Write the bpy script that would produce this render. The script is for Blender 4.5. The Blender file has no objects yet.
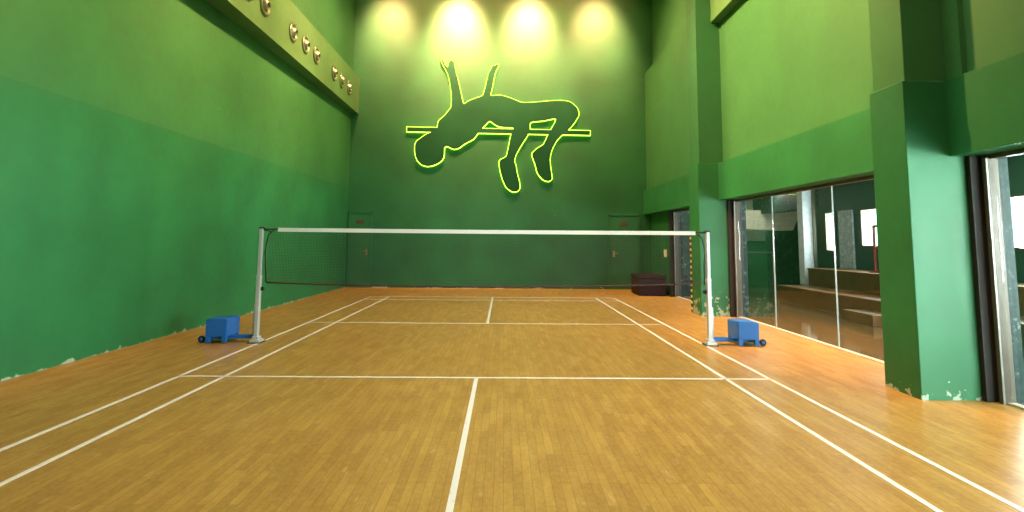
import bpy, bmesh, math, random
from mathutils import Vector, Matrix
from mathutils.geometry import tessellate_polygon
random.seed(7)
S = bpy.context.scene
COL = S.collection

# ------------------------------------------------------------------ camera
CAM = (0.27138, -8.14560, 1.39553)
YAW, PITCH, ROLL, FPX, SY = -0.01244, 0.10282, 0.008268, 583.53, -75.07
cy, sy = math.cos(YAW), math.sin(YAW); cp, sp = math.cos(PITCH), math.sin(PITCH)
cr, sr = math.cos(ROLL), math.sin(ROLL)
r0 = Vector((cy, sy, 0)); f0 = Vector((-sy, cy, 0)); u0 = Vector((0, 0, 1))
FW = cp*f0 + sp*u0; uu = -sp*f0 + cp*u0
RT = cr*r0 + sr*uu; UP = -sr*r0 + cr*uu
cd = bpy.data.cameras.new('camera'); cam = bpy.data.objects.new('camera', cd); COL.objects.link(cam)
M = Matrix((RT, UP, -FW)).transposed().to_4x4(); M.translation = Vector(CAM)
cam.matrix_world = M
cd.sensor_width = 36; cd.lens = 36*FPX/1024; cd.shift_y = SY/1024; cd.clip_start = 0.05; cd.clip_end = 200
S.camera = cam

def hit(px, py, ax, val):
    """measure: the point of the plane axis=val seen at this spot of the photograph"""
    d = FW + RT*((px-512)/FPX) - UP*((py-256-SY)/FPX)
    o = Vector(CAM); t = (val-o[ax])/d[ax]
    return o + d*t

# ------------------------------------------------------------------ materials
class NT:
    def __init__(s, name):
        s.m = bpy.data.materials.new(name); s.m.use_nodes = True
        s.t = s.m.node_tree; s.n = s.t.nodes; s.n.clear()
        s.out = s.n.new('ShaderNodeOutputMaterial')
        s.co = None
    def add(s, typ, **kw):
        nd = s.n.new(typ)
        for k, v in kw.items():
            if k in nd.inputs.keys() if isinstance(k, str) else False: nd.inputs[k].default_value = v
            else: setattr(nd, k, v)
        return nd
    def link(s, a, b): s.t.links.new(a, b)
    def pos(s):
        if not s.co: s.co = s.n.new('ShaderNodeNewGeometry').outputs['Position']
        return s.co
    def val(s, sock, v):
        if hasattr(v, 'is_linked'): s.link(v, sock)
        else: sock.default_value = v
    def math(s, op, a, b=0.0, clamp=False):
        nd = s.n.new('ShaderNodeMath'); nd.operation = op; nd.use_clamp = clamp
        s.val(nd.inputs[0], a); s.val(nd.inputs[1], b); return nd.outputs[0]
    def noise(s, scale, detail=3, vec=None, rough=.5, sc=None):
        nd = s.n.new('ShaderNodeTexNoise'); nd.inputs['Scale'].default_value = scale
        nd.inputs['Detail'].default_value = detail; nd.inputs['Roughness'].default_value = rough
        v = vec or s.pos()
        if sc:
            mp = s.n.new('ShaderNodeMapping'); mp.inputs['Scale'].default_value = sc; s.link(v, mp.inputs[0]); v = mp.outputs[0]
        s.link(v, nd.inputs['Vector']); return nd.outputs['Fac']
    def mix(s, f, a, b, typ='MIX'):
        nd = s.n.new('ShaderNodeMixRGB'); nd.blend_type = typ
        s.val(nd.inputs[0], f)
        for i, c in ((1, a), (2, b)):
            if hasattr(c, 'is_linked'): s.link(c, nd.inputs[i])
            else: nd.inputs[i].default_value = (*c, 1)
        return nd.outputs[0]
    def ramp(s, f, lo, hi):
        nd = s.n.new('ShaderNodeMapRange'); nd.clamp = True
        s.link(f, nd.inputs[0]); nd.inputs[1].default_value = lo; nd.inputs[2].default_value = hi
        return nd.outputs[0]
    def bsdf(s, color, rough=.5, metal=0, bump=None, bstr=.2, bdist=.01, spec=.5, coat=0):
        b = s.n.new('ShaderNodeBsdfPrincipled')
        if hasattr(color, 'is_linked'): s.link(color, b.inputs['Base Color'])
        else: b.inputs['Base Color'].default_value = (*color, 1)
        s.val(b.inputs['Roughness'], rough); b.inputs['Metallic'].default_value = metal
        b.inputs['Specular IOR Level'].default_value = spec
        if coat: b.inputs['Coat Weight'].default_value = coat; b.inputs['Coat Roughness'].default_value = .15
        if bump is not None:
            bn = s.n.new('ShaderNodeBump'); bn.inputs['Strength'].default_value = bstr; bn.inputs['Distance'].default_value = bdist
            s.link(bump, bn.inputs['Height']); s.link(bn.outputs[0], b.inputs['Normal'])
        s.link(b.outputs[0], s.out.inputs[0]); return s.m

def plain(name, c, rough=.5, metal=0, var=.12, sc=12, spec=.5):
    t = NT(name); n = t.noise(sc, 3)
    col = t.mix(t.ramp(n, .3, .7), tuple(v*(1-var) for v in c), tuple(min(1, v*(1+var)) for v in c))
    return t.bsdf(col, rough, metal, bump=n, bstr=.05, spec=spec)

GREEN = (0.011, 0.155, 0.048)
def paint(name, base=GREEN, wear=None, seam=None, upper=None, spec=.5):
    t = NT(name)
    n1 = t.noise(1.1, 5); n2 = t.noise(9, 4); n3 = t.noise(3.0, 4, sc=(1, 1, .35))
    g = base
    col = t.mix(t.ramp(n1, .35, .68), tuple(v*.86 for v in g), tuple(v*1.14 for v in g))
    col = t.mix(t.math('MULTIPLY', t.ramp(n3, .5, .75), .22), col, (g[0]*1.7, g[1]*1.1, g[2]*1.35))
    sepn = t.n.new('ShaderNodeSeparateXYZ'); t.link(t.pos(), sepn.inputs[0]); z = sepn.outputs[2]
    if upper:      # the coat above the old dado height is a lighter, yellower green
        up = t.mix(t.ramp(n1, .35, .68), tuple(v*.9 for v in upper), tuple(v*1.1 for v in upper))
        col = t.mix(t.math('GREATER_THAN', z, 2.946), col, up)
    # scattered pale chips where the paint is knocked off
    v = t.n.new('ShaderNodeTexVoronoi'); v.inputs['Scale'].default_value = 1.3; t.link(t.pos(), v.inputs['Vector'])
    chip = t.math('MULTIPLY', t.math('LESS_THAN', t.math('ADD', v.outputs['Distance'], t.math('MULTIPLY', n2, .05)), .045), t.math('GREATER_THAN', n1, .52))
    col = t.mix(t.math('MULTIPLY', chip, .6), col, (.32, .48, .30))
    if seam:
        line = t.math('LESS_THAN', t.math('ABSOLUTE', t.math('SUBTRACT', t.math('ADD', z, t.math('MULTIPLY', n1, .02)), seam)), .012)
        col = t.mix(t.math('MULTIPLY', line, .3), col, (.02, .12, .05))
    if wear:
        wn = t.noise(wear[1], 4, rough=.65)
        h = t.math('DIVIDE', z, wear[0])
        m = t.math('GREATER_THAN', t.math('SUBTRACT', wn, t.math('MULTIPLY', h, .22)), wear[2])
        m = t.math('MULTIPLY', m, t.math('LESS_THAN', z, wear[0]*1.6))
        col = t.mix(t.math('MULTIPLY', m, .8), col, (.42, .50, .36))
    return t.bsdf(col, t.math('ADD', t.math('MULTIPLY', n2, .2), .44), bump=t.math('ADD', n2, t.math('MULTIPLY', n1, 2)), bstr=.15, bdist=.006, spec=spec)

WALL = paint('green_wall_paint', seam=2.95, upper=(.024, .168, .050), wear=(.06, 7, .50))
WALL_END = paint('green_end_wall_paint', wear=(.16, 2.6, .53))
WALL_R = paint('green_upper_wall_paint', upper=(.034, .178, .058))
PIL = paint('green_pillar_paint', upper=(.028, .165, .05), wear=(.22, 9, .53))
SILH = paint('green_sign_paint', base=(.008, .095, .034), spec=.12)
DOORG = paint('green_door_paint', base=(.020, .175, .055))
DUCTG = paint('green_bulkhead_paint', base=(.07, .21, .075))

def floor_mat():
    t = NT('strip_wood_floor')
    mp = t.n.new('ShaderNodeMapping'); mp.inputs['Rotation'].default_value = (0, 0, math.pi/2); t.link(t.pos(), mp.inputs[0])
    b = t.n.new('ShaderNodeTexBrick'); t.link(mp.outputs[0], b.inputs['Vector'])
    b.offset = .37; b.offset_frequency = 3; b.squash = 1
    b.inputs['Scale'].default_value = 1; b.inputs['Brick Width'].default_value = .46; b.inputs['Row Height'].default_value = .056
    b.inputs['Mortar Size'].default_value = .0016; b.inputs['Mortar Smooth'].default_value = .1; b.inputs['Bias'].default_value = 0
    b.inputs['Color1'].default_value = (0, 0, 0, 1); b.inputs['Color2'].default_value = (1, 1, 1, 1); b.inputs['Mortar'].default_value = (.5, .5, .5, 1)
    pl = b.outputs['Color']
    big = t.noise(.9, 4, sc=(1.6, .5, 1)); fine = t.noise(60, 4, sc=(1, .06, 1)); med = t.noise(4, 5, sc=(2, .6, 1))
    col = t.mix(pl, (.36, .185, .032), (.52, .295, .062))
    col = t.mix(t.math('MULTIPLY', t.ramp(big, .42, .7), .40), col, (.32, .155, .03))
    col = t.mix(t.math('MULTIPLY', t.ramp(med, .45, .7), .55), col, (.32, .15, .03))
    col = t.mix(t.math('MULTIPLY', t.ramp(fine, .45, .7), .35), col, (.30, .15, .03))
    mot = t.noise(38, 4, sc=(1, .5, 1), rough=.7)
    col = t.mix(t.math('MULTIPLY', t.ramp(mot, .42, .62), .28), col, (.62, .40, .12))
    # pale scuffs
    sc = t.noise(3.2, 6, sc=(3, .8, 1), rough=.7)
    col = t.mix(t.math('MULTIPLY', t.ramp(sc, .60, .70), .45), col, (.72, .52, .26))
    col = t.mix(t.math('MULTIPLY', b.outputs['Fac'], .75), col, (.18, .09, .02))
    rough = t.math('ADD', t.math('MULTIPLY', med, .22), .24)
    return t.bsdf(col, rough, bump=t.math('SUBTRACT', t.math('MULTIPLY', pl, .15), b.outputs['Fac']), bstr=.12, bdist=.002, spec=.42)
FLOOR = floor_mat()
def line_mat():
    t = NT('white_court_line'); n = t.noise(25, 4, sc=(1, .5, 1))
    return t.bsdf(t.mix(t.ramp(n, .6, .8), (.80, .78, .70), (.62, .52, .34)), .5)
LINE = line_mat()
def marble(name, dark, vein, sc=5, thr=.55):
    t = NT(name); n = t.noise(sc, 8, rough=.7); n2 = t.noise(sc*2.4, 6, rough=.75)
    v = t.math('MULTIPLY', t.ramp(n, thr-.06, thr+.05), t.ramp(n2, .42, .62))
    col = t.mix(t.ramp(n2, .3, .7), dark, tuple(c*2.2+.01 for c in dark))
    return t.bsdf(t.mix(v, col, vein), .5, bump=n, bstr=.02, spec=.2)
MARB = marble('green_veined_marble', (.005, .016, .013), (.22, .27, .25), 9, .60)
MARB2 = marble('pale_grey_marble', (.16, .19, .19), (.55, .57, .56), 9, .5)
DARKOPEN = marble('dark_opening_green', (.006, .022, .015), (.06, .12, .09), 4, .6)
DKGREEN = plain('dark_green_panel', (.012, .05, .032), .4)
ALU = plain('satin_aluminium', (.20, .195, .17), .4, .6, .06)
TAN = plain('beige_metal_frame', (.075, .060, .036), .45, .2, .06)
DKREV = plain('dark_brown_reveal', (.014, .011, .008), .7)
STONE = plain('pale_stone_threshold', (.55, .50, .38), .5)
SEAL = plain('white_silicone_joint', (.30, .33, .30), .5)
SILVER = plain('painted_silver_post', (.60, .61, .60), .38, .35, .05)
BLUE = plain('blue_enamel', (.012, .150, .52), .42, 0, .08, 30)
RUB = plain('black_rubber', (.012, .013, .016), .7)
TAPE = plain('white_net_tape', (.82, .80, .72), .7, 0, .04, 40)
CORD = plain('black_cord', (.012, .014, .012), .8)
STRING = plain('dark_brown_string', (.035, .028, .018), .8)
ROPE = plain('maroon_net_edge', (.055, .012, .014), .75)
CHROME = plain('chrome_nozzle', (.26, .34, .24), .3, .85, .05)
NOZIN = plain('dark_nozzle_throat', (.02, .035, .02), .6)
CHEST = plain('dark_maroon_leatherette', (.024, .004, .005), .6, 0, .2, 6, spec=.3)
BRASS = plain('brass', (.42, .30, .12), .35, .8)
PLATE = plain('worn_red_door_plate', (.11, .060, .035), .5, 0, .4, 60)
WHITEP = plain('white_plastic', (.78, .78, .72), .4)
YELL = plain('yellow_tape', (.85, .68, .12), .6)
BLK = plain('black_tape', (.02, .02, .02), .6)
WOODD = plain('brown_varnished_wood', (.115, .05, .014), .35, 0, .25, 5)
WOODL = plain('light_brown_wood', (.19, .085, .022), .35, 0, .25, 5)
CREAM = plain('cream_plaster', (.62, .60, .46), .7)
PALEG = plain('pale_green_plaster', (.46, .56, .38), .7)
WHITEW = plain('white_column_paint', (.70, .74, .76), .45)
REDP = plain('red_painted_metal', (.35, .04, .03), .5)
CEIL = plain('dull_green_ceiling_paint', (.10, .16, .07), .8)
def lobby_floor_mat():
    t = NT('polished_brown_tile'); b = t.n.new('ShaderNodeTexBrick'); t.link(t.pos(), b.inputs['Vector'])
    b.offset = 0; b.inputs['Scale'].default_value = 1; b.inputs['Brick Width'].default_value = .6; b.inputs['Row Height'].default_value = .6
    b.inputs['Mortar Size'].default_value = .004
    b.inputs['Color1'].default_value = (.125, .09, .045, 1); b.inputs['Color2'].default_value = (.145, .108, .056, 1); b.inputs['Mortar'].default_value = (.10, .08, .04, 1)
    n = t.noise(3, 6)
    return t.bsdf(t.mix(t.math('MULTIPLY', t.ramp(n, .4, .7), .4), b.outputs['Color'], (.09, .065, .03)), .08, spec=.6)
LOBF = lobby_floor_mat()
def glass_mat():
    t = NT('clear_window_glass')
    tr = t.n.new('ShaderNodeBsdfTransparent'); tr.inputs[0].default_value = (.955, .985, .97, 1)
    gl = t.n.new('ShaderNodeBsdfGlossy'); gl.inputs['Roughness'].default_value = .02
    lw = t.n.new('ShaderNodeLayerWeight'); lw.inputs[0].default_value = .5
    fr_ = t.math('ADD', t.math('MULTIPLY', t.math('POWER', lw.outputs['Facing'], 5.0), .9), .05)
    mx = t.n.new('ShaderNodeMixShader'); t.link(fr_, mx.inputs[0]); t.link(tr.outputs[0], mx.inputs[1]); t.link(gl.outputs[0], mx.inputs[2])
    t.link(mx.outputs[0], t.out.inputs[0]); return t.m
GLASS = glass_mat()
def emis(name, c, s):
    t = NT(name); e = t.n.new('ShaderNodeEmission'); e.inputs[0].default_value = (*c, 1); e.inputs[1].default_value = s
    t.link(e.outputs[0], t.out.inputs[0]); return t.m
NEON = emis('yellow_green_edge_light', (.50, .76, .05), 7.0)
TUBE = emis('white_lamp_tube', (1, .97, .9), 2.2)

# ------------------------------------------------------------------ mesh helpers
def box(bm, x0, x1, y0, y1, z0, z1, mi=0, rot=None, bev=0):
    r = bmesh.ops.create_cube(bm, size=1)
    vs = r['verts']
    for v in vs:
        v.co = Vector(((x0+x1)/2+v.co.x*(x1-x0), (y0+y1)/2+v.co.y*(y1-y0), (z0+z1)/2+v.co.z*(z1-z0)))
    fs = set(f for v in vs for f in v.link_faces)
    for f in fs: f.material_index = mi
    if rot: bmesh.ops.rotate(bm, verts=vs, cent=rot[0], matrix=Matrix.Rotation(rot[1], 3, rot[2]))
    if bev:
        es = list(set(e for v in vs for e in v.link_edges))
        bmesh.ops.bevel(bm, geom=es, offset=bev, segments=2, affect='EDGES', profile=.5)
def tube(bm, pts, r, seg=12, cap=True):
    pts = [Vector(p) for p in pts]; rings = []
    for i, p in enumerate(pts):
        d = (pts[min(i+1, len(pts)-1)]-pts[max(i-1, 0)]).normalized()
        a = d.cross(Vector((0, 0, 1)));
        if a.length < 1e-3: a = Vector((1, 0, 0))
        a.normalize(); b = d.cross(a)
        rr = r[i] if isinstance(r, (list, tuple)) else r
        rings.append([bm.verts.new(p+a*math.cos(2*math.pi*k/seg)*rr+b*math.sin(2*math.pi*k/seg)*rr) for k in range(seg)])
    for q, w in zip(rings, rings[1:]):
        for k in range(seg):
            f = bm.faces.new((q[k], q[(k+1) % seg], w[(k+1) % seg], w[k])); f.smooth = True
    if cap:
        bm.faces.new(rings[0]); bm.faces.new(rings[-1][::-1])
def lathe(bm, prof, origin, axis, seg=28):
    """prof: (radius, distance along axis)"""
    ax = Vector(axis).normalized(); a = ax.orthogonal().normalized(); b = ax.cross(a); o = Vector(origin); rings = []
    for r, h in prof:
        rings.append([bm.verts.new(o+ax*h+(a*math.cos(2*math.pi*k/seg)+b*math.sin(2*math.pi*k/seg))*max(r, 1e-4)) for k in range(seg)])
    for q, w in zip(rings, rings[1:]):
        for k in range(seg):
            f = bm.faces.new((q[k], q[(k+1) % seg], w[(k+1) % seg], w[k])); f.smooth = True
    return rings
def prism(bm, pts, axis, d0, d1):
    """extrude closed 2-D outline (pairs in the two other axes) between d0 and d1 along axis"""
    def P(p, d):
        if axis == 1: return (p[0], d, p[1])
        if axis == 0: return (d, p[0], p[1])
        return (p[0], p[1], d)
    A = [bm.verts.new(P(p, d0)) for p in pts]; B = [bm.verts.new(P(p, d1)) for p in pts]
    n = len(pts)
    for i in range(n): bm.faces.new((A[i], A[(i+1) % n], B[(i+1) % n], B[i]))
    tri = tessellate_polygon([[Vector((p[0], p[1], 0)) for p in pts]])
    for a, b, c in tri:
        try: bm.faces.new((A[a], A[b], A[c])); bm.faces.new((B[c], B[b], B[a]))
        except ValueError: pass
def obj(name, bm, mat, parent=None, loc=None):
    bmesh.ops.recalc_face_normals(bm, faces=bm.faces)
    me = bpy.data.meshes.new(name)
    if loc is not None: bmesh.ops.translate(bm, verts=bm.verts, vec=-Vector(loc))
    bm.to_mesh(me); bm.free()
    for m in (mat if isinstance(mat, (list, tuple)) else [mat]): me.materials.append(m)
    o = bpy.data.objects.new(name, me); COL.objects.link(o)
    if parent: o.parent = parent
    if loc is not None: o.location = loc
    return o
def BX(name, mat, *boxes, parent=None, bev=0, kind=None, loc=None):
    bm = bmesh.new()
    for b in boxes: box(bm, *b, bev=bev)
    o = obj(name, bm, mat, parent, loc)
    if kind: o['kind'] = kind
    return o
def tag(o, label, cat, group=None):
    o['label'] = label; o['category'] = cat
    if group: o['group'] = group
    return o
def thing(name, label, cat, loc=(0, 0, 0), group=None):
    o = bpy.data.objects.new(name, None); COL.objects.link(o); o.location = loc; o.empty_display_size = .1
    return tag(o, label, cat, group)
def inv(parent_loc, *b):   # box in world coordinates -> in its thing's coordinates
    px, py, pz = parent_loc
    return (b[0]-px, b[1]-px, b[2]-py, b[3]-py, b[4]-pz, b[5]-pz)

# ------------------------------------------------------------------ room shell
YE = 9.34; YB = -11.5; ZC = 10.0
# floor with its painted lines as part of the floor
bm = bmesh.new()
box(bm, -4.95, 4.80, YB, YE+.1, -.12, 0, 0)
def ln(x0, x1, y0, y1): box(bm, x0, x1, y0, y1, -.004, .0015, 1)
W = .04
for s in (-1, 1):
    for x in (3.03, 2.57):
        ln(s*x-W/2, s*x+W/2, -6.70, 6.66)
for y in (-1.98, 1.98, 6.64, 5.90, -5.90, -6.68):
    ln(-3.05, 3.05, y-W/2, y+W/2)
ln(-.02, .02, 1.98, 6.66); ln(-.02, .02, -6.7, -1.98)
o = obj('floor', bm, [FLOOR, LINE]); o['kind'] = 'structure'

# left wall: very slightly out of parallel
bm = bmesh.new()
prism(bm, [(-4.78, YB), (-4.40, YE), (-5.0, YE), (-5.0, YB)], 2, -.02, ZC)
o = obj('wall_left', bm, WALL); o['kind'] = 'structure'
BX('wall_end', WALL_END, (-5.0, 5.4, YE, YE+.25, -.02, ZC), kind='structure')
BX('wall_rear', WALL_R, (-5.0, 5.4, YB-.25, YB, -.02, ZC), kind='structure')
BX('ceiling', CEIL, (-5.0, 5.4, YB-.25, YE+.25, ZC, ZC+.2), kind='structure')
# right wall, upper storey: bays between the pillars
P1 = (-2.76, -2.25); P2 = (3.15, 3.74); P0 = (-8.75, -8.2)
bm = bmesh.new()
for a, b in ((P2[1], YE), (P1[1], P2[0]), (P0[1], P1[0]), (YB, P0[0])):
    box(bm, 4.45, 4.90, a, b, 2.225, 2.95)              # beam band above the glazing
box(bm, 4.55, 4.90, P2[1], YE, 2.95, 6.56)              # far bay: lower wall, ledge at 6.56
box(bm, 4.80, 5.15, P2[1], YE, 6.50, ZC)
box(bm, 4.55, 4.90, P1[1], P2[0], 2.95, ZC)
box(bm, 4.52, 4.90, P0[1], P1[0], 2.95, ZC)
box(bm, 4.55, 4.90, YB, P0[0], -.02, ZC)
box(bm, 4.47, 4.90, P1[0]-.20, P1[0], 2.95, ZC)         # narrow pilaster on the near side of the near pillar
o = obj('wall_right', bm, WALL_R); o['kind'] = 'structure'
# solid part of the far bay, under the band
BX('wall_right', paint('green_low_wall_paint', wear=(.08, 5, .55)), (4.66, 4.90, 7.20, YE, -.02, 2.225), kind='structure')
# bulkhead at the upper right
BX('trim_1', DUCTG, (4.38, 4.56, P1[1], P2[0], 5.80, 6.90), kind='structure', bev=.006)
PIL2 = paint('green_pillar_paint_worn', upper=(.016, .135, .046), wear=(.62, 7, .47))
def pillar(y0, y1, mat):
    bm = bmesh.new()
    box(bm, 4.05, 4.80, y0, y1, -.02, 2.95, bev=.008)
    box(bm, 4.075, 4.80, y0+.005, y1-.03, 2.94, ZC, bev=.008)
    o = obj('pillar', bm, mat); o['kind'] = 'structure'
    return o
for (a, b), m_ in ((P1, PIL), (P2, PIL2), (P0, PIL)): pillar(a, b, m_)

# left air-duct bulkhead
bm = bmesh.new()
prism(bm, [(-4.22, YB), (-4.19, YE), (-4.60, YE), (-4.95, YB)], 2, 5.20, 6.32)
o = obj('trim_2', bm, DUCTG); o['kind'] = 'structure'

# air nozzles set in the bulkhead
def nozzle_meshes():
    bm = bmesh.new()
    lathe(bm, [(.172, 0), (.182, .014), (.176, .034), (.150, .042), (.132, .034), (.118, .008)], (0, 0, 0), (1, 0, 0)); a = bm
    bm = bmesh.new(); r = lathe(bm, [(.118, .006), (.106, .030), (.078, .075), (.062, .084), (.048, .070), (.036, .012)], (0, 0, 0), (1, .0, -.25)); b = bm
    bm = bmesh.new(); r = lathe(bm, [(.135, .004), (.03, .005), (.0, .006)], (0, 0, 0), (1, 0, 0)); c = bm
    return a, b, c
labs = {0: 'round air nozzle cut off by the top edge of the photo',
        1: 'round air nozzle highest in the photo, large, just before the middle group of three',
        2: 'round air nozzle in the middle group of three, end nearest the viewer',
        3: 'round air nozzle at the centre of the middle group of three',
        4: 'round air nozzle in the middle group of three, end nearest the end wall',
        5: 'small-looking round air nozzle in the farthest group of three, end nearest the viewer',
        6: 'small-looking round air nozzle at the centre of the farthest group of three',
        7: 'round air nozzle farthest away, last one before the end wall corner'}
npx = [(247, -4), (264, 6), (292, 35), (304.5, 48), (315.5, 58), (333.5, 73), (341, 80), (348.5, 87)]
NY = []
for i, (u, v) in enumerate(npx):
    NY.append(hit(u, v, 0, -4.205).y)
first = None
for i, y in enumerate(NY):
    loc = (-4.203, y, 5.70)
    if first is None:
        first = thing('air_nozzle', labs[i], 'air vent', loc, 'air nozzles on the left bulkhead')
        first.scale = (1.15, 1.15, 1.15)
        a, b, c = nozzle_meshes()
        obj('outer_ring', a, CHROME, first); obj('nozzle_cone', b, CHROME, first); obj('backing', c, NOZIN, first)
    else:
        n = first.copy(); COL.objects.link(n); n.location = loc; n['label'] = labs[i]
        for ch in list(first.children):
            d = ch.copy(); COL.objects.link(d); d.parent = n

# ------------------------------------------------------------------ glazing
def window(name, y0, y1, joints, frame_y, jamb=4.93):
    """glass from y0 to y1 in the plane x = 4.76; the far end (y1) carries the metal frame"""
    root = bpy.data.objects.new(name, None); COL.objects.link(root); root['kind'] = 'structure'
    BX('window_frame', [TAN], (4.705, 4.80, y1-.075, y1, 0, 2.225), (4.72, 4.80, y0, y1-.075, 2.185, 2.225), parent=root, bev=.004)
    BX('threshold', STONE, (4.72, 4.80, y0, y1-.075, 0, .014), parent=root)
    BX('frame_edge', [ALU], (4.685, 4.706, y1-.075, y1-.035, 0, 2.2), parent=root, bev=.003)
    BX('frame_reveal', [DKREV], (4.60, 4.80, y1, frame_y, 0, 2.225), parent=root)
    ys = [y0]+sorted(joints)+[y1-.075]
    for a, b in zip(ys, ys[1:]):
        BX('glass_pane', GLASS, (4.760, 4.768, a+.004, b-.004, .02, 2.19), parent=root)
    for j in joints:
        BX('pane_joint', SEAL, (4.752, 4.772, j-.003, j+.003, .02, 2.19), parent=root)
    BX('marble_jamb', MARB, (4.805, jamb, y1-.03, y1+.25, -.02, 2.34), parent=root)
    return root
window('window_1', P0[1], P1[0]-.055, [-5.5], P1[0])
window('window_2', P1[1], P2[0]-.055, [-.22, 1.58], P2[0])
window('window_3', P2[1], 7.10, [], 7.20, 6.2)

# ------------------------------------------------------------------ end-wall doors
def door(name, x0, x1, hand):
    root = bpy.data.objects.new(name, None); COL.objects.link(root); root['kind'] = 'structure'
    y = YE
    BX('door_frame', DOORG, (x0-.05, x0, y-.03, y+.02, 0, 2.23), (x1, x1+.05, y-.03, y+.02, 0, 2.23), (x0-.05, x1+.05, y-.03, y+.02, 2.18, 2.23), parent=root, bev=.004)
    lf = BX('door_leaf', DOORG, (x0+.006, x1-.006, y-.016, y+.02, .01, 2.172), parent=root, bev=.003)
    hx = x1-.10 if hand > 0 else x0+.10
    bm = bmesh.new(); box(bm, hx-.03, hx+.03, y-.024, y-.012, .95, 1.13, bev=.003)
    tube(bm, [(hx, y-.02, 1.06), (hx, y-.065, 1.06), (hx-hand*.12, y-.065, 1.06)], .010)
    h = obj('door_handle', bm, BRASS, lf); h['label'] = 'brass lever handle'
    mx = (x0+x1)/2
    p = BX('door_plate', PLATE, (mx-.13, mx+.10, y-.022, y-.012, 1.88, 1.98), parent=lf, bev=.002)
    p['label'] = 'small worn reddish plate high on the door'
    return root
door('door_1', -4.32, -3.72, 1)
door('door_2', 3.44, 4.30, -1)

# switch plate and hazard tape
sw = thing('light_switch', 'small white switch plate on the low green wall beside the far metal frame', 'light switch', (4.66, 7.76, 1.10))
BX('switch_plate', WHITEP, (-.022, .0, -.13, .13, -.10, .10), parent=sw, bev=.003)
BX('rocker', WHITEP, (-.030, -.020, -.08, .08, -.05, .05), parent=sw, bev=.002)
t_ = NT('black_and_yellow_stripes'); sp_ = t_.n.new('ShaderNodeSeparateXYZ'); t_.link(t_.pos(), sp_.inputs[0])
fr_ = t_.math('FRACT', t_.math('MULTIPLY', sp_.outputs[2], 8.6))
STRIPE = t_.bsdf(t_.mix(t_.math('GREATER_THAN', fr_, .58), (.02, .05, .02), (.85, .72, .25)), .6)
tp = BX('hazard_tape', STRIPE, (4.040, 4.0495, P2[1]-.085, P2[1]-.012, .02, 1.62))
tag(tp, 'black and yellow striped tape running up the far edge of the second pillar', 'tape')

# ------------------------------------------------------------------ maroon chest in the corner
ch = thing('storage_chest', 'dark maroon rectangular chest on the floor in the far right corner', 'chest', (4.16, 7.72, 0))
BX('chest_body', CHEST, (-.36, .36, -.46, .46, .02, .44), parent=ch, bev=.012)
BX('chest_lid', CHEST, (-.37, .37, -.47, .47, .45, .54), parent=ch, bev=.018)
BX('chest_base', RUB, (-.33, .33, -.43, .43, 0, .03), parent=ch)

# ------------------------------------------------------------------ net posts with weight boxes
def post(sgn, px_, lab):
    L = (sgn*px_, 0, 0)
    t = thing('net_post', lab, 'net post', L, 'badminton net posts')
    X = lambda a, b: (min(sgn*a, sgn*b), max(sgn*a, sgn*b))
    # pole: bevelled upright, narrower at the top sleeve
    bm = bmesh.new(); box(bm, -.030, .030, -.034, .034, .02, .88, bev=.010); obj('pole', bm, SILVER, t)
    bm = bmesh.new(); box(bm, -.024, .024, -.028, .028, .86, 1.545, bev=.008); box(bm, -.031, .031, -.035, .035, .86, .90, bev=.006); obj('upper_pole', bm, SILVER, t)
    bm = bmesh.new(); box(bm, -.03, .03, -.03, .03, 1.54, 1.562, bev=.005); box(bm, *X(-.055, -.02), -.008, .008, 1.535, 1.55); o = obj('top_cap', bm, RUB, t)
    bm = bmesh.new()
    tube(bm, [(sgn*.055, .05, .05), (sgn*.05, .05, .50)], .020, 14); box(bm, *X(.0, .06), .02, .06, .44, .47); obj('support_tube', bm, SILVER, t)
    bm = bmesh.new(); tube(bm, [(-.012*sgn-.02*sgn, -.0, .72), (-.05*sgn, 0, .72)], .008, 8); lathe(bm, [(.0, -.01), (.028, -.01), (.028, .01), (0, .01)], (-.05*sgn, 0, .72), (0, 1, 0), 16); obj('cord_pulley', bm, RUB, t)
    bm = bmesh.new(); box(bm, -.065, .075, -.075, .085, .006, .045, bev=.008); box(bm, -.045, .05, -.05, .06, .04, .085, bev=.01); obj('base_plate', bm, SILVER, t)
    bm = bmesh.new(); box(bm, -.085, .09, -.09, .10, 0, .010, bev=.003); obj('base_pad', bm, RUB, t)
    bm = bmesh.new(); box(bm, *X(.05, .62), .03, .11, .045, .095, bev=.006); box(bm, *X(.40, .66), -.02, .30, .045, .075, bev=.005); obj('base_arm', bm, BLUE, t)
    # weight box
    bm = bmesh.new(); x0, x1 = X(.36, .640)
    box(bm, x0, x1, -.10, .30,   .085, .315, bev=.008)
    for cx_ in (x0+.03, x1-.03):
        for cy_ in (-.075, .275):
            box(bm, cx_-.028, cx_+.028, cy_-.024, cy_+.024, .012, .10, bev=.004)
    box(bm, x0+.02, x1-.02, -.085, .285, .312, .322, bev=.003)
    obj('weight_box', bm, BLUE, t)
    for yy in (-.055, .225):
        bm = bmesh.new(); wx = sgn*.705
        lathe(bm, [(.0, -.016), (.030, -.016), (.044, -.012), (.048, 0), (.044, .012), (.030, .016), (.0, .016)], (wx, yy, .048), (0, 1, 0), 22)
        w = obj('wheel', bm, RUB, t)
        bm = bmesh.new(); lathe(bm, [(.0, -.02), (.020, -.02), (.022, 0), (.020, .02), (.0, .02)], (wx, yy, .048), (0, 1, 0), 16)
        box(bm, *X(.635, .715), yy+.018, yy+.026, .035, .075); obj('wheel_bracket', bm, BLUE, w)
    return t
post(-1, 3.085, 'silver badminton post with blue weight box, at the left end of the net')
post(1, 3.105, 'silver badminton post with blue weight box, at the right end of the net')

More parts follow.
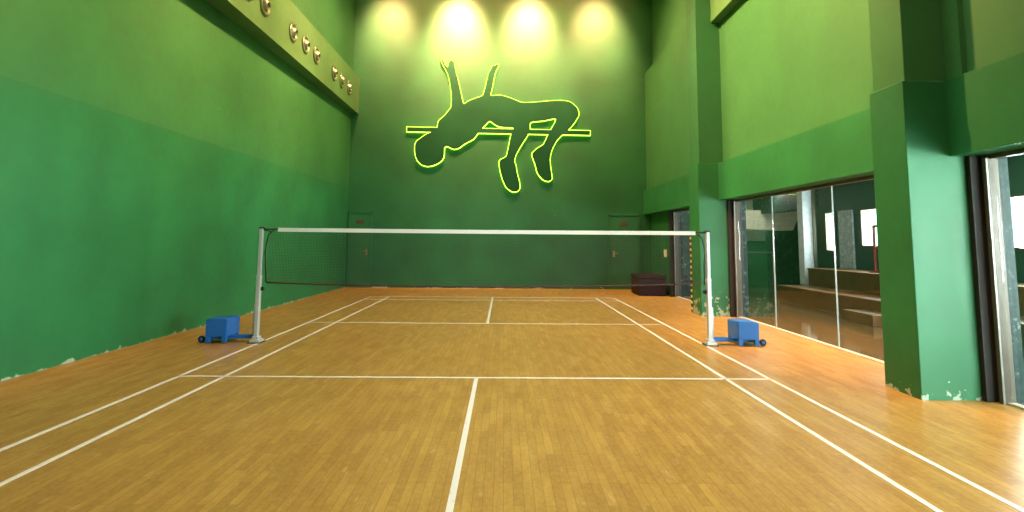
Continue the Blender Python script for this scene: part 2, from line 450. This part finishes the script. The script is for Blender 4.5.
# ------------------------------------------------------------------ net
net = thing('badminton_net', 'badminton net with white top tape stretched across the court', 'net', (0, 0, 0))
XL, XR = -2.985, 3.01
def zt(x): s = (x-XL)/(XR-XL); return 1.537-.006*math.sin(math.pi*s)
def zb(x): s = (x-XL)/(XR-XL); return (.805*(1-s)+.835*s)-.055*max(0, math.sin(math.pi*s))**.8
bm = bmesh.new(); w = .0011
nx = 290
for i in range(nx+1):
    x = XL+(XR-XL)*i/nx
    box(bm, x-w, x+w, -.0006, .0006, zb(x), zt(x)-.03)
nz = 34; ns = 24
for k in range(nz+1):
    f = k/nz
    for j in range(ns):
        xa = XL+(XR-XL)*j/ns; xb = XL+(XR-XL)*(j+1)/ns
        za = zb(xa)*(1-f)+(zt(xa)-.03)*f; zc = zb(xb)*(1-f)+(zt(xb)-.03)*f
        vs = [bm.verts.new(p) for p in ((xa, 0, za-w), (xb, 0, zc-w), (xb, 0, zc+w), (xa, 0, za+w))]
        bm.faces.new(vs)
obj('netting', bm, STRING, net)
bm = bmesh.new(); N = 30
def ribbon(bm, xs, zf, h, th):
    pr = None
    for x in xs:
        z = zf(x); c = [bm.verts.new(p) for p in ((x, -th, z-h), (x, th, z-h), (x, th, z+h), (x, -th, z+h))]
        if pr:
            for k in range(4): bm.faces.new((pr[k], pr[(k+1) % 4], c[(k+1) % 4], c[k]))
        else: bm.faces.new(c)
        pr = c
    bm.faces.new(pr[::-1])
ribbon(bm, [-2.86+(5.80)*i/N for i in range(N+1)], lambda x: zt(x)-.010, .027, .004)
obj('top_tape', bm, TAPE, net)
bm = bmesh.new(); tube(bm, [(XL+(XR-XL)*i/N, 0, zb(XL+(XR-XL)*i/N)) for i in range(N+1)], .011, 8); obj('bottom_cord', bm, ROPE, net)
bm = bmesh.new()
tube(bm, [(-3.055, 0, 1.535), (-2.98, -.005, 1.53), (-2.86, 0, zt(-2.86))], .010, 8)
tube(bm, [(-3.05, 0, 1.52), (-2.95, .003, 1.50), (-2.90, 0, 1.525)], .006, 8)
obj('tie_cord', bm, CORD, net); bm = bmesh.new()
tube(bm, [(3.075, 0, 1.535), (3.02, -.005, 1.535), (2.94, 0, zt(2.94))], .012, 8)
obj('tie_cord', bm, CORD, net)
for xs in ([-2.93, -2.985, -3.01, -3.02, -3.01, -3.0, -2.99], [2.97, 3.03, 3.055, 3.06, 3.05, 3.05, 3.045]):
    bm = bmesh.new(); s_ = -1 if xs[0] < 0 else 1
    zz = [1.51, 1.45, 1.33, 1.20, 1.08, .95, .81]
    tube(bm, [(a, -.004, b) for a, b in zip(xs, zz)], .009, 8); obj('side_cord', bm, CORD, net)

# ------------------------------------------------------------------ back-lit high jumper on the end wall
body_px = [(428.7, 133), (424, 135.5), (420, 138.5), (416.5, 141), (415, 144.5), (414.7, 150), (415.6, 156.5), (418, 161.5), (422, 165), (427.5, 166.3), (433, 165.5), (438, 163.3), (441.8, 160.5), (443.8, 156.5),
 (444.2, 151.5), (444.4, 147.6), (446.8, 146.2), (450, 147.6), (454, 149.2), (459, 147.9), (465.3, 143.4), (473.2, 139.2), (477.6, 133.7), (482.8, 127.6), (489.7, 121), (494, 124), (499.5, 126.7), (507, 127.4), (513.5, 128.2), (511.2, 133.7),
 (508.5, 147), (506.2, 156.4), (501.3, 159), (499.2, 161.5), (499.6, 168), (502.2, 178.5), (506, 187), (512, 191.6), (517.6, 191.2), (520, 187.3), (519, 180.3), (516.8, 171.5), (516, 165.4), (514.4, 161), (516.4, 154), (521.5, 145), (527.5, 135.5), (530, 129.3), (530.6, 122.4),
 (543, 120.8), (556, 118.9), (550.8, 129.7), (547.4, 136), (543.4, 144.4), (537.6, 148), (532, 153.6), (533.2, 159), (535.2, 164.4), (537.8, 173.7), (543.4, 180), (549, 181.3), (552, 178.4), (551.2, 171.4), (550, 159.7), (551.8, 150.3), (556.3, 141.5), (561, 136), (568, 130.2), (575, 122.2), (579, 114.3), (577, 107.5),
 (570.4, 102), (562, 100.4), (550.5, 100.8), (534, 102.2), (524, 102.5), (519, 101.5), (511.6, 98.3), (502.2, 95.4), (496, 95.2), (490.8, 95.4), (492, 88.7), (493.8, 79.3), (495.2, 73), (497.4, 68), (499, 65), (497, 64.3), (494.5, 65.5), (492.3, 66), (490.5, 69.5), (488.4, 73.5), (486.8, 80.5), (485, 88.7), (482.5, 95.5), (475.2, 98.2), (468.2, 101.1), (463.6, 103.8),
 (461.8, 97), (460, 88.7), (458, 80), (456, 72), (454.8, 66), (453.8, 61.5), (451, 60), (448.8, 62.5), (447.8, 67), (446, 66), (443.2, 60.5), (441, 58.5), (441.5, 62), (444.2, 67), (447.4, 73), (449.4, 80.5), (451.2, 92.2), (451.6, 100), (451, 107), (448.6, 110.5), (444.5, 115.6), (438.9, 120.4), (437.4, 125.5), (436.6, 130)]
def smooth_loop(P, n=3):
    out = []; L = len(P)
    for i in range(L):
        a, b, c, d = P[i-1], P[i], P[(i+1) % L], P[(i+2) % L]
        for k in range(n):
            t = k/n
            q = [0.5*((2*b[j])+(-a[j]+c[j])*t*.8+(2*a[j]-5*b[j]+4*c[j]-d[j])*t*t+(-a[j]+3*b[j]-3*c[j]+d[j])*t**3) if False else
                 (1-t)*b[j]+t*c[j] for j in (0, 1)]
            # gentle Catmull-Rom, tension .5
            m0 = [(c[j]-a[j])*.35 for j in (0, 1)]; m1 = [(d[j]-b[j])*.35 for j in (0, 1)]
            q = [(2*t**3-3*t*t+1)*b[j]+(t**3-2*t*t+t)*m0[j]+(-2*t**3+3*t*t)*c[j]+(t**3-t*t)*m1[j] for j in (0, 1)]
            out.append(tuple(q))
    return out
def offs(P, d):
    L = len(P); A = sum(P[i][0]*P[(i+1) % L][1]-P[(i+1) % L][0]*P[i][1] for i in range(L)); s = 1 if A > 0 else -1
    out = []
    for i in range(L):
        e0 = Vector((P[i][0]-P[i-1][0], P[i][1]-P[i-1][1])); e1 = Vector((P[(i+1) % L][0]-P[i][0], P[(i+1) % L][1]-P[i][1]))
        if e0.length < 1e-6 or e1.length < 1e-6: out.append(P[i]); continue
        e0.normalize(); e1.normalize()
        n0 = Vector((e0.y, -e0.x))*s; n1 = Vector((e1.y, -e1.x))*s; n = n0+n1
        if n.length < .3: n = n0*.5+n1*.5
        n = n/max(n.length, .3); k = min(1.6, 1/max(.5, n.dot(n0)))
        out.append((P[i][0]+n.x*d*k, P[i][1]+n.y*d*k))
    return out
YF = YE-.060
def w2(p): h = hit(p[0], p[1], 1, YF); return (h.x, h.z)
BP = smooth_loop([w2(p) for p in body_px])
BAR = [w2(p) for p in ((406.8, 126.9), (590.2, 130.6), (590.2, 135.2), (406.8, 131.6))]
cen = w2((500, 125))
sg = thing('high_jumper_sign', 'large green back-lit cut-out of a high jumper arching over a bar on the end wall', 'wall sign', (cen[0], YE, cen[1]))
def pr(name, pts, y0, y1, mat, parent, off=(cen[0], YE, cen[1])):
    bm = bmesh.new(); prism(bm, pts, 1, y0, y1); o = obj(name, bm, mat, parent)
    for v in o.data.vertices: v.co -= Vector(off)
    return o
jp = pr('jumper_panel', BP, YF, YF+.022, SILH, sg)
br = pr('crossbar', BAR, YF+.001, YF+.0225, SILH, sg)
g = pr('edge_light', offs(BP, .011), YF+.012, YF+.056, NEON, jp); g['label'] = 'glowing yellow-green edge of the figure'
g = pr('edge_light', offs(BAR, .011), YF+.013, YF+.057, NEON, br); g['label'] = 'glowing yellow-green edge of the bar'
for p in ((424, 150), (450, 135), (480, 112), (520, 112), (560, 110), (508, 175), (543, 165), (454, 85), (489, 85)):
    x, z = w2(p); bm = bmesh.new(); tube(bm, [(x-cen[0], YF+.02-YE, z-cen[1]), (x-cen[0], .01, z-cen[1])], .02, 10)
    obj('standoff', bm, ALU, sg)

# ------------------------------------------------------------------ lobby behind the glass
LX = 8.5
BX('lobby_floor', LOBF, (4.80, 8.8, YB, 7.5, -.12, -.001), (4.80, 11.7, 7.5, 13.2, -.12, -.001), kind='structure')
BX('lobby_ceiling', plain('dim_green_ceiling', (.05, .08, .055), .7), (4.90, 8.8, YB, 7.5, 2.92, 3.1), (4.90, 11.7, 7.5, 13.2, 2.92, 3.1), kind='structure')
# outer wall: sill, header, piers, windows between
WY = [(-10.8, -8.6, .3), (-8.2, -5.6, .6), (-4.6, -3.0, 1.0), (.2, 1.47, 1.33), (3.9, 5.22, 1.33), (6.30, 6.72, 1.2)]  # first three are out of view, put in and sized for daylight on the pillars
bm = bmesh.new()
prev = YB
for a, b, zs in WY:
    box(bm, LX, LX+.3, prev, a, -.05, 2.2)
    if zs > .2: box(bm, LX, LX+.3, a, b, -.05, zs)
    prev = b
box(bm, LX, LX+.3, prev, 7.5, -.05, 2.2)
box(bm, LX-.02, LX+.3, YB, 7.5, 2.2, 2.93)
o = obj('wall_outer', bm, DKGREEN); o['kind'] = 'structure'
BX('trim_3', MARB, (LX-.03, LX+.25, 7.0, 14.8, 2.33, 2.93), kind='structure')
BX('trim_4', MARB2, (LX-.05, LX, 5.52, 6.08, .78, 2.2), kind='structure')
BX('trim_5', MARB2, (LX-.05, LX, 3.1, 3.3, .78, 2.2), kind='structure')
for i, (a, b, zs) in enumerate(WY):
    r = bpy.data.objects.new('window_%d' % (i+4), None); COL.objects.link(r); r['kind'] = 'structure'
    BX('window_frame', TAN, (LX-.03, LX+.1, a-.04, a+.04, zs, 2.2), (LX-.03, LX+.1, b-.04, b+.24 if i == 5 else b+.04, zs, 2.2), (LX-.03, LX+.1, a, b, zs-.03, zs+.03), (LX-.03, LX+.1, a, b, 2.17, 2.22), parent=r)
    BX('glass_pane', GLASS, (LX+.05, LX+.058, a, b, zs, 2.2), parent=r)
xa = hit(766, 250, 1, 11.0).x; zd = hit(755, 241, 1, 11.0).z
BX('wall_stair', PALEG, (4.9, xa, 11.0, 11.2, zd, 3.0), kind='structure')
BX('wall_stair', plain('mid_green_dado', (.02, .14, .06), .35), (4.9, xa+.02, 10.98, 11.2, -.02, zd), kind='structure')
BX('wall_stair', DARKOPEN, (xa, 11.7, 11.3, 11.5, -.02, 3.0), kind='structure')  # first wall: dark colour stands in for the unlit opening by the stair
BX('wall_stair', DKGREEN, (11.5, 11.7, 7.5, 13.2, -.02, 3.0), (LX, 11.7, 7.45, 7.6, -.02, 3.0), kind='structure')
BX('wall_lobby', DKGREEN, (4.9, 5.2, YB-.2, YB, -.02, 3.0), (8.3, 8.8, YB-.2, YB, -.02, 3.0), (5.2, 8.3, YB-.2, YB, 2.35, 3.0), kind='structure')
r = bpy.data.objects.new('window_11', None); COL.objects.link(r); r['kind'] = 'structure'
BX('window_frame', TAN, *[(x-.03, x+.03, YB-.12, YB-.04, 0, 2.35) for x in (5.2, 6.25, 7.3, 8.3)], parent=r)
BX('glass_pane', GLASS, (5.2, 8.3, YB-.09, YB-.082, 0, 2.35), parent=r)
BX('wall_lobby', DKGREEN, (4.90, 4.95, 7.60, 13, -.02, 3.0), kind='structure')
# sloping underside of the stair
q = [hit(u, v, 1, 10.4) for u, v in ((735, 210), (801, 211), (793, 230.5), (735, 229))]
bm = bmesh.new(); prism(bm, [(p.x, p.z) for p in q], 1, 10.4, 10.98)
o = obj('stair_soffit', bm, CREAM); o['kind'] = 'structure'
# white column with beige edge
c = BX('column', WHITEW, (7.86, 8.10, 6.62, 6.90, .36, 2.92), kind='structure', bev=.01)
c = BX('column', TAN, (8.10, 8.18, 6.60, 6.92, .36, 2.92), kind='structure')
# tiered wooden stand
st = thing('tiered_bench', 'brown wooden stepped bench along the windows behind the glass', 'bench', (7.7, 2.0, 0))
BX('lower_tier', WOODD, inv((7.7, 2, 0), 7.0, 7.75, -9.0, 6.2, 0, .36), parent=st)
BX('upper_tier', WOODD, inv((7.7, 2, 0), 7.72, 8.46, -9.0, 6.2, 0, .78), parent=st)
BX('tread', WOODL, inv((7.7, 2, 0), 6.98, 7.76, -9.0, 6.22, .36, .385), parent=st)
BX('tread', WOODL, inv((7.7, 2, 0), 7.70, 8.46, -9.0, 6.22, .78, .805), parent=st)
sb = thing('step_box', 'low brown wooden step box on the tiled floor before the stepped bench', 'step', (6.75, 2.3, 0))
BX('box_body', WOODL, (-.2, .24, -.42, .42, 0, .17), parent=sb, bev=.006)
BX('box_top', WOODL, (-.215, .24, -.44, .44, .17, .195), parent=sb, bev=.005)
# glass balustrade by the stair
gr = thing('glass_railing', 'glass balustrade with a metal top rail by the dark stair behind the glazing', 'railing', (7.6, 9.4, 0))
BX('top_rail', ALU, (-.95, .75, -.02, .02, 1.10, 1.14), parent=gr, bev=.004)
BX('glass_panel', GLASS, (-.93, .73, -.005, .005, .08, 1.10), parent=gr)
for x in (-.93, -.1, .73): BX('rail_post', ALU, (x-.02, x+.02, -.02, .02, 0, 1.12), parent=gr, bev=.004)
h_ = hit(873.4, 226, 0, 8.0)
rp = thing('framed_stand', 'red upright frame standing on the stepped bench beside the near pillar', 'stand', (8.0, h_.y, .805))
H_ = h_.z-.805
for yy in (0, -.5):
    BX('upright', REDP, (-.02, .02, yy-.02, yy+.02, 0, H_), parent=rp, bev=.004)
    BX('foot', REDP, (-.14, .14, yy-.02, yy+.02, 0, .03), parent=rp, bev=.004)
BX('frame_bar', REDP, (-.02, .02, -.5, 0, H_-.03, H_+.02), parent=rp, bev=.004)
BX('frame_bar', REDP, (-.02, .02, -.5, 0, H_*.5, H_*.5+.04), parent=rp, bev=.004)
for (lx, y0, y1, lab) in ((8.0, 3.9, 5.3, 'white ceiling lamp behind the glass, nearer the near pillar'), (8.0, 6.6, 7.2, 'white ceiling lamp behind the glass, farther from the near pillar')):
    l = thing('ceiling_lamp', lab, 'ceiling light', (lx, (y0+y1)/2, 2.92))
    BX('lamp_housing', WHITEP, (-.12, .12, -(y1-y0)/2, (y1-y0)/2, -.04, 0), parent=l)
    BX('lamp_tube', TUBE, (-.09, .09, -(y1-y0)/2+.05, (y1-y0)/2-.05, -.055, -.04), parent=l)

# ------------------------------------------------------------------ light
wld = bpy.data.worlds.new('sky'); S.world = wld; wld.use_nodes = True
bg = wld.node_tree.nodes['Background']; bg.inputs[0].default_value = (.86, .95, 1, 1); bg.inputs[1].default_value = 68.0
for i, (a, b, zs) in enumerate(WY):     # portals: they only steer sky light through the openings
    l = bpy.data.lights.new('portal', 'AREA'); l.shape = 'RECTANGLE'; l.size = 2.2-zs; l.size_y = b-a; l.cycles.is_portal = True
    o = bpy.data.objects.new('portal', l); COL.objects.link(o); o.location = (LX+.32, (a+b)/2, (2.2+zs)/2); o.rotation_euler = (0, math.pi/2, 0)
l = bpy.data.lights.new('portal', 'AREA'); l.shape = 'RECTANGLE'; l.size = 3.1; l.size_y = 2.35; l.cycles.is_portal = True
o = bpy.data.objects.new('portal', l); COL.objects.link(o); o.location = (6.75, YB-.22, 1.17); o.rotation_euler = (math.pi/2, 0, 0)
def spot(x, y, z, tx, ty, tz, p, ang, blend=.6, c=(1, .80, .42), r=.08):
    l = bpy.data.lights.new('downlight_and_wash', 'SPOT'); l.energy = p; l.spot_size = math.radians(ang); l.spot_blend = blend; l.color = c; l.shadow_soft_size = r
    o = bpy.data.objects.new('downlight_and_wash', l); COL.objects.link(o); o.location = (x, y, z)
    o.rotation_euler = (Vector((tx, ty, tz))-Vector((x, y, z))).to_track_quat('-Z', 'Y').to_euler()
WARM = (1, .31, .17)
for x, p in ((-3.35, 5200), (-1.2, 14500), (.98, 11500), (3.1, 5600)):
    spot(x, 7.95, 9.75, x, 9.34, 7.4, p*1.0, 54, 1, WARM, .3)
for y in (6.4, 1.0, -4.2):
    spot(4.15, y, 9.8, 4.45, y, 5, 500, 50, .9, WARM)
    spot(-3.95, y-.6, 9.8, -4.4, y-.6, 5, 500, 50, .9, WARM)
def area(x, y, z, sx, sy_, p, c, rx=0, ry=0, spread=180):
    l = bpy.data.lights.new('ceiling_fill', 'AREA'); l.shape = 'RECTANGLE'; l.size = sx; l.size_y = sy_; l.energy = p; l.color = c; l.spread = math.radians(spread)
    o = bpy.data.objects.new('ceiling_fill', l); COL.objects.link(o); o.location = (x, y, z); o.rotation_euler = (rx, ry, 0)
def point(x, y, z, p, c, r=.2):
    l = bpy.data.lights.new('ceiling_bulb', 'POINT'); l.energy = p; l.color = c; l.shadow_soft_size = r
    o = bpy.data.objects.new('ceiling_bulb', l); COL.objects.link(o); o.location = (x, y, z)
WALLW = (1, .46, .19)
for y, p in ((-6.2, 900), (.45, 11500), (6.3, 3600)):  # unseen spots added to wash the upper right wall
    spot(-.6, y, 9.6, 4.5, y, 5.2, p, 68, .9, WALLW, .2)
for y, p in ((-6.2, 4000), (-1.6, 5200), (2.6, 5200), (6.2, 4000)):  # the same added wash, thrown across to the left wall
    spot(.9, y, 9.6, -4.6, y, 5.6, p, 60, .9, WALLW, .2)
for y in (-6, -2, 2, 6):  # unseen panels added as fill for the floor, stronger on the right
    for x in (-1.5, 1.5): area(x, y, 9.9, .6, 1.4, 84 if x > 0 else 8, (1, .90, .74), spread=85)
for y in (-8, -4.5, -1, 2.6, 6):      # unseen lamps added to brighten the lobby behind the glass
    area(6.4, y, 2.9, .3, 1.2, 16, (1, .93, .8))
area(8.3, 9.3, 2.88, 1.2, .4, 35, (1, .95, .8))  # unseen light added to lift the stair hall

l = bpy.data.lights.new('end_wall_wash', 'AREA'); l.shape = 'RECTANGLE'; l.size = 7.5; l.size_y = .25; l.energy = 230; l.color = (1, .40, .15); l.spread = math.radians(90)  # unseen strip light added as a broad warm wash on the end wall
o = bpy.data.objects.new('end_wall_wash', l); COL.objects.link(o); o.location = (0, 7.6, 9.8); o.rotation_euler = (Vector((0, YE, 7.0))-Vector((0, 7.6, 9.8))).to_track_quat('-Z', 'Y').to_euler()
S.view_settings.view_transform = 'Standard'; S.view_settings.look = 'None'; S.view_settings.gamma = 1; S.view_settings.use_curve_mapping = False
S.view_settings.exposure = 0.35
S.cycles.use_denoising = True
S.cycles.max_bounces = 8; S.cycles.diffuse_bounces = 5; S.cycles.transparent_max_bounces = 12
S.cycles.sample_clamp_indirect = 6
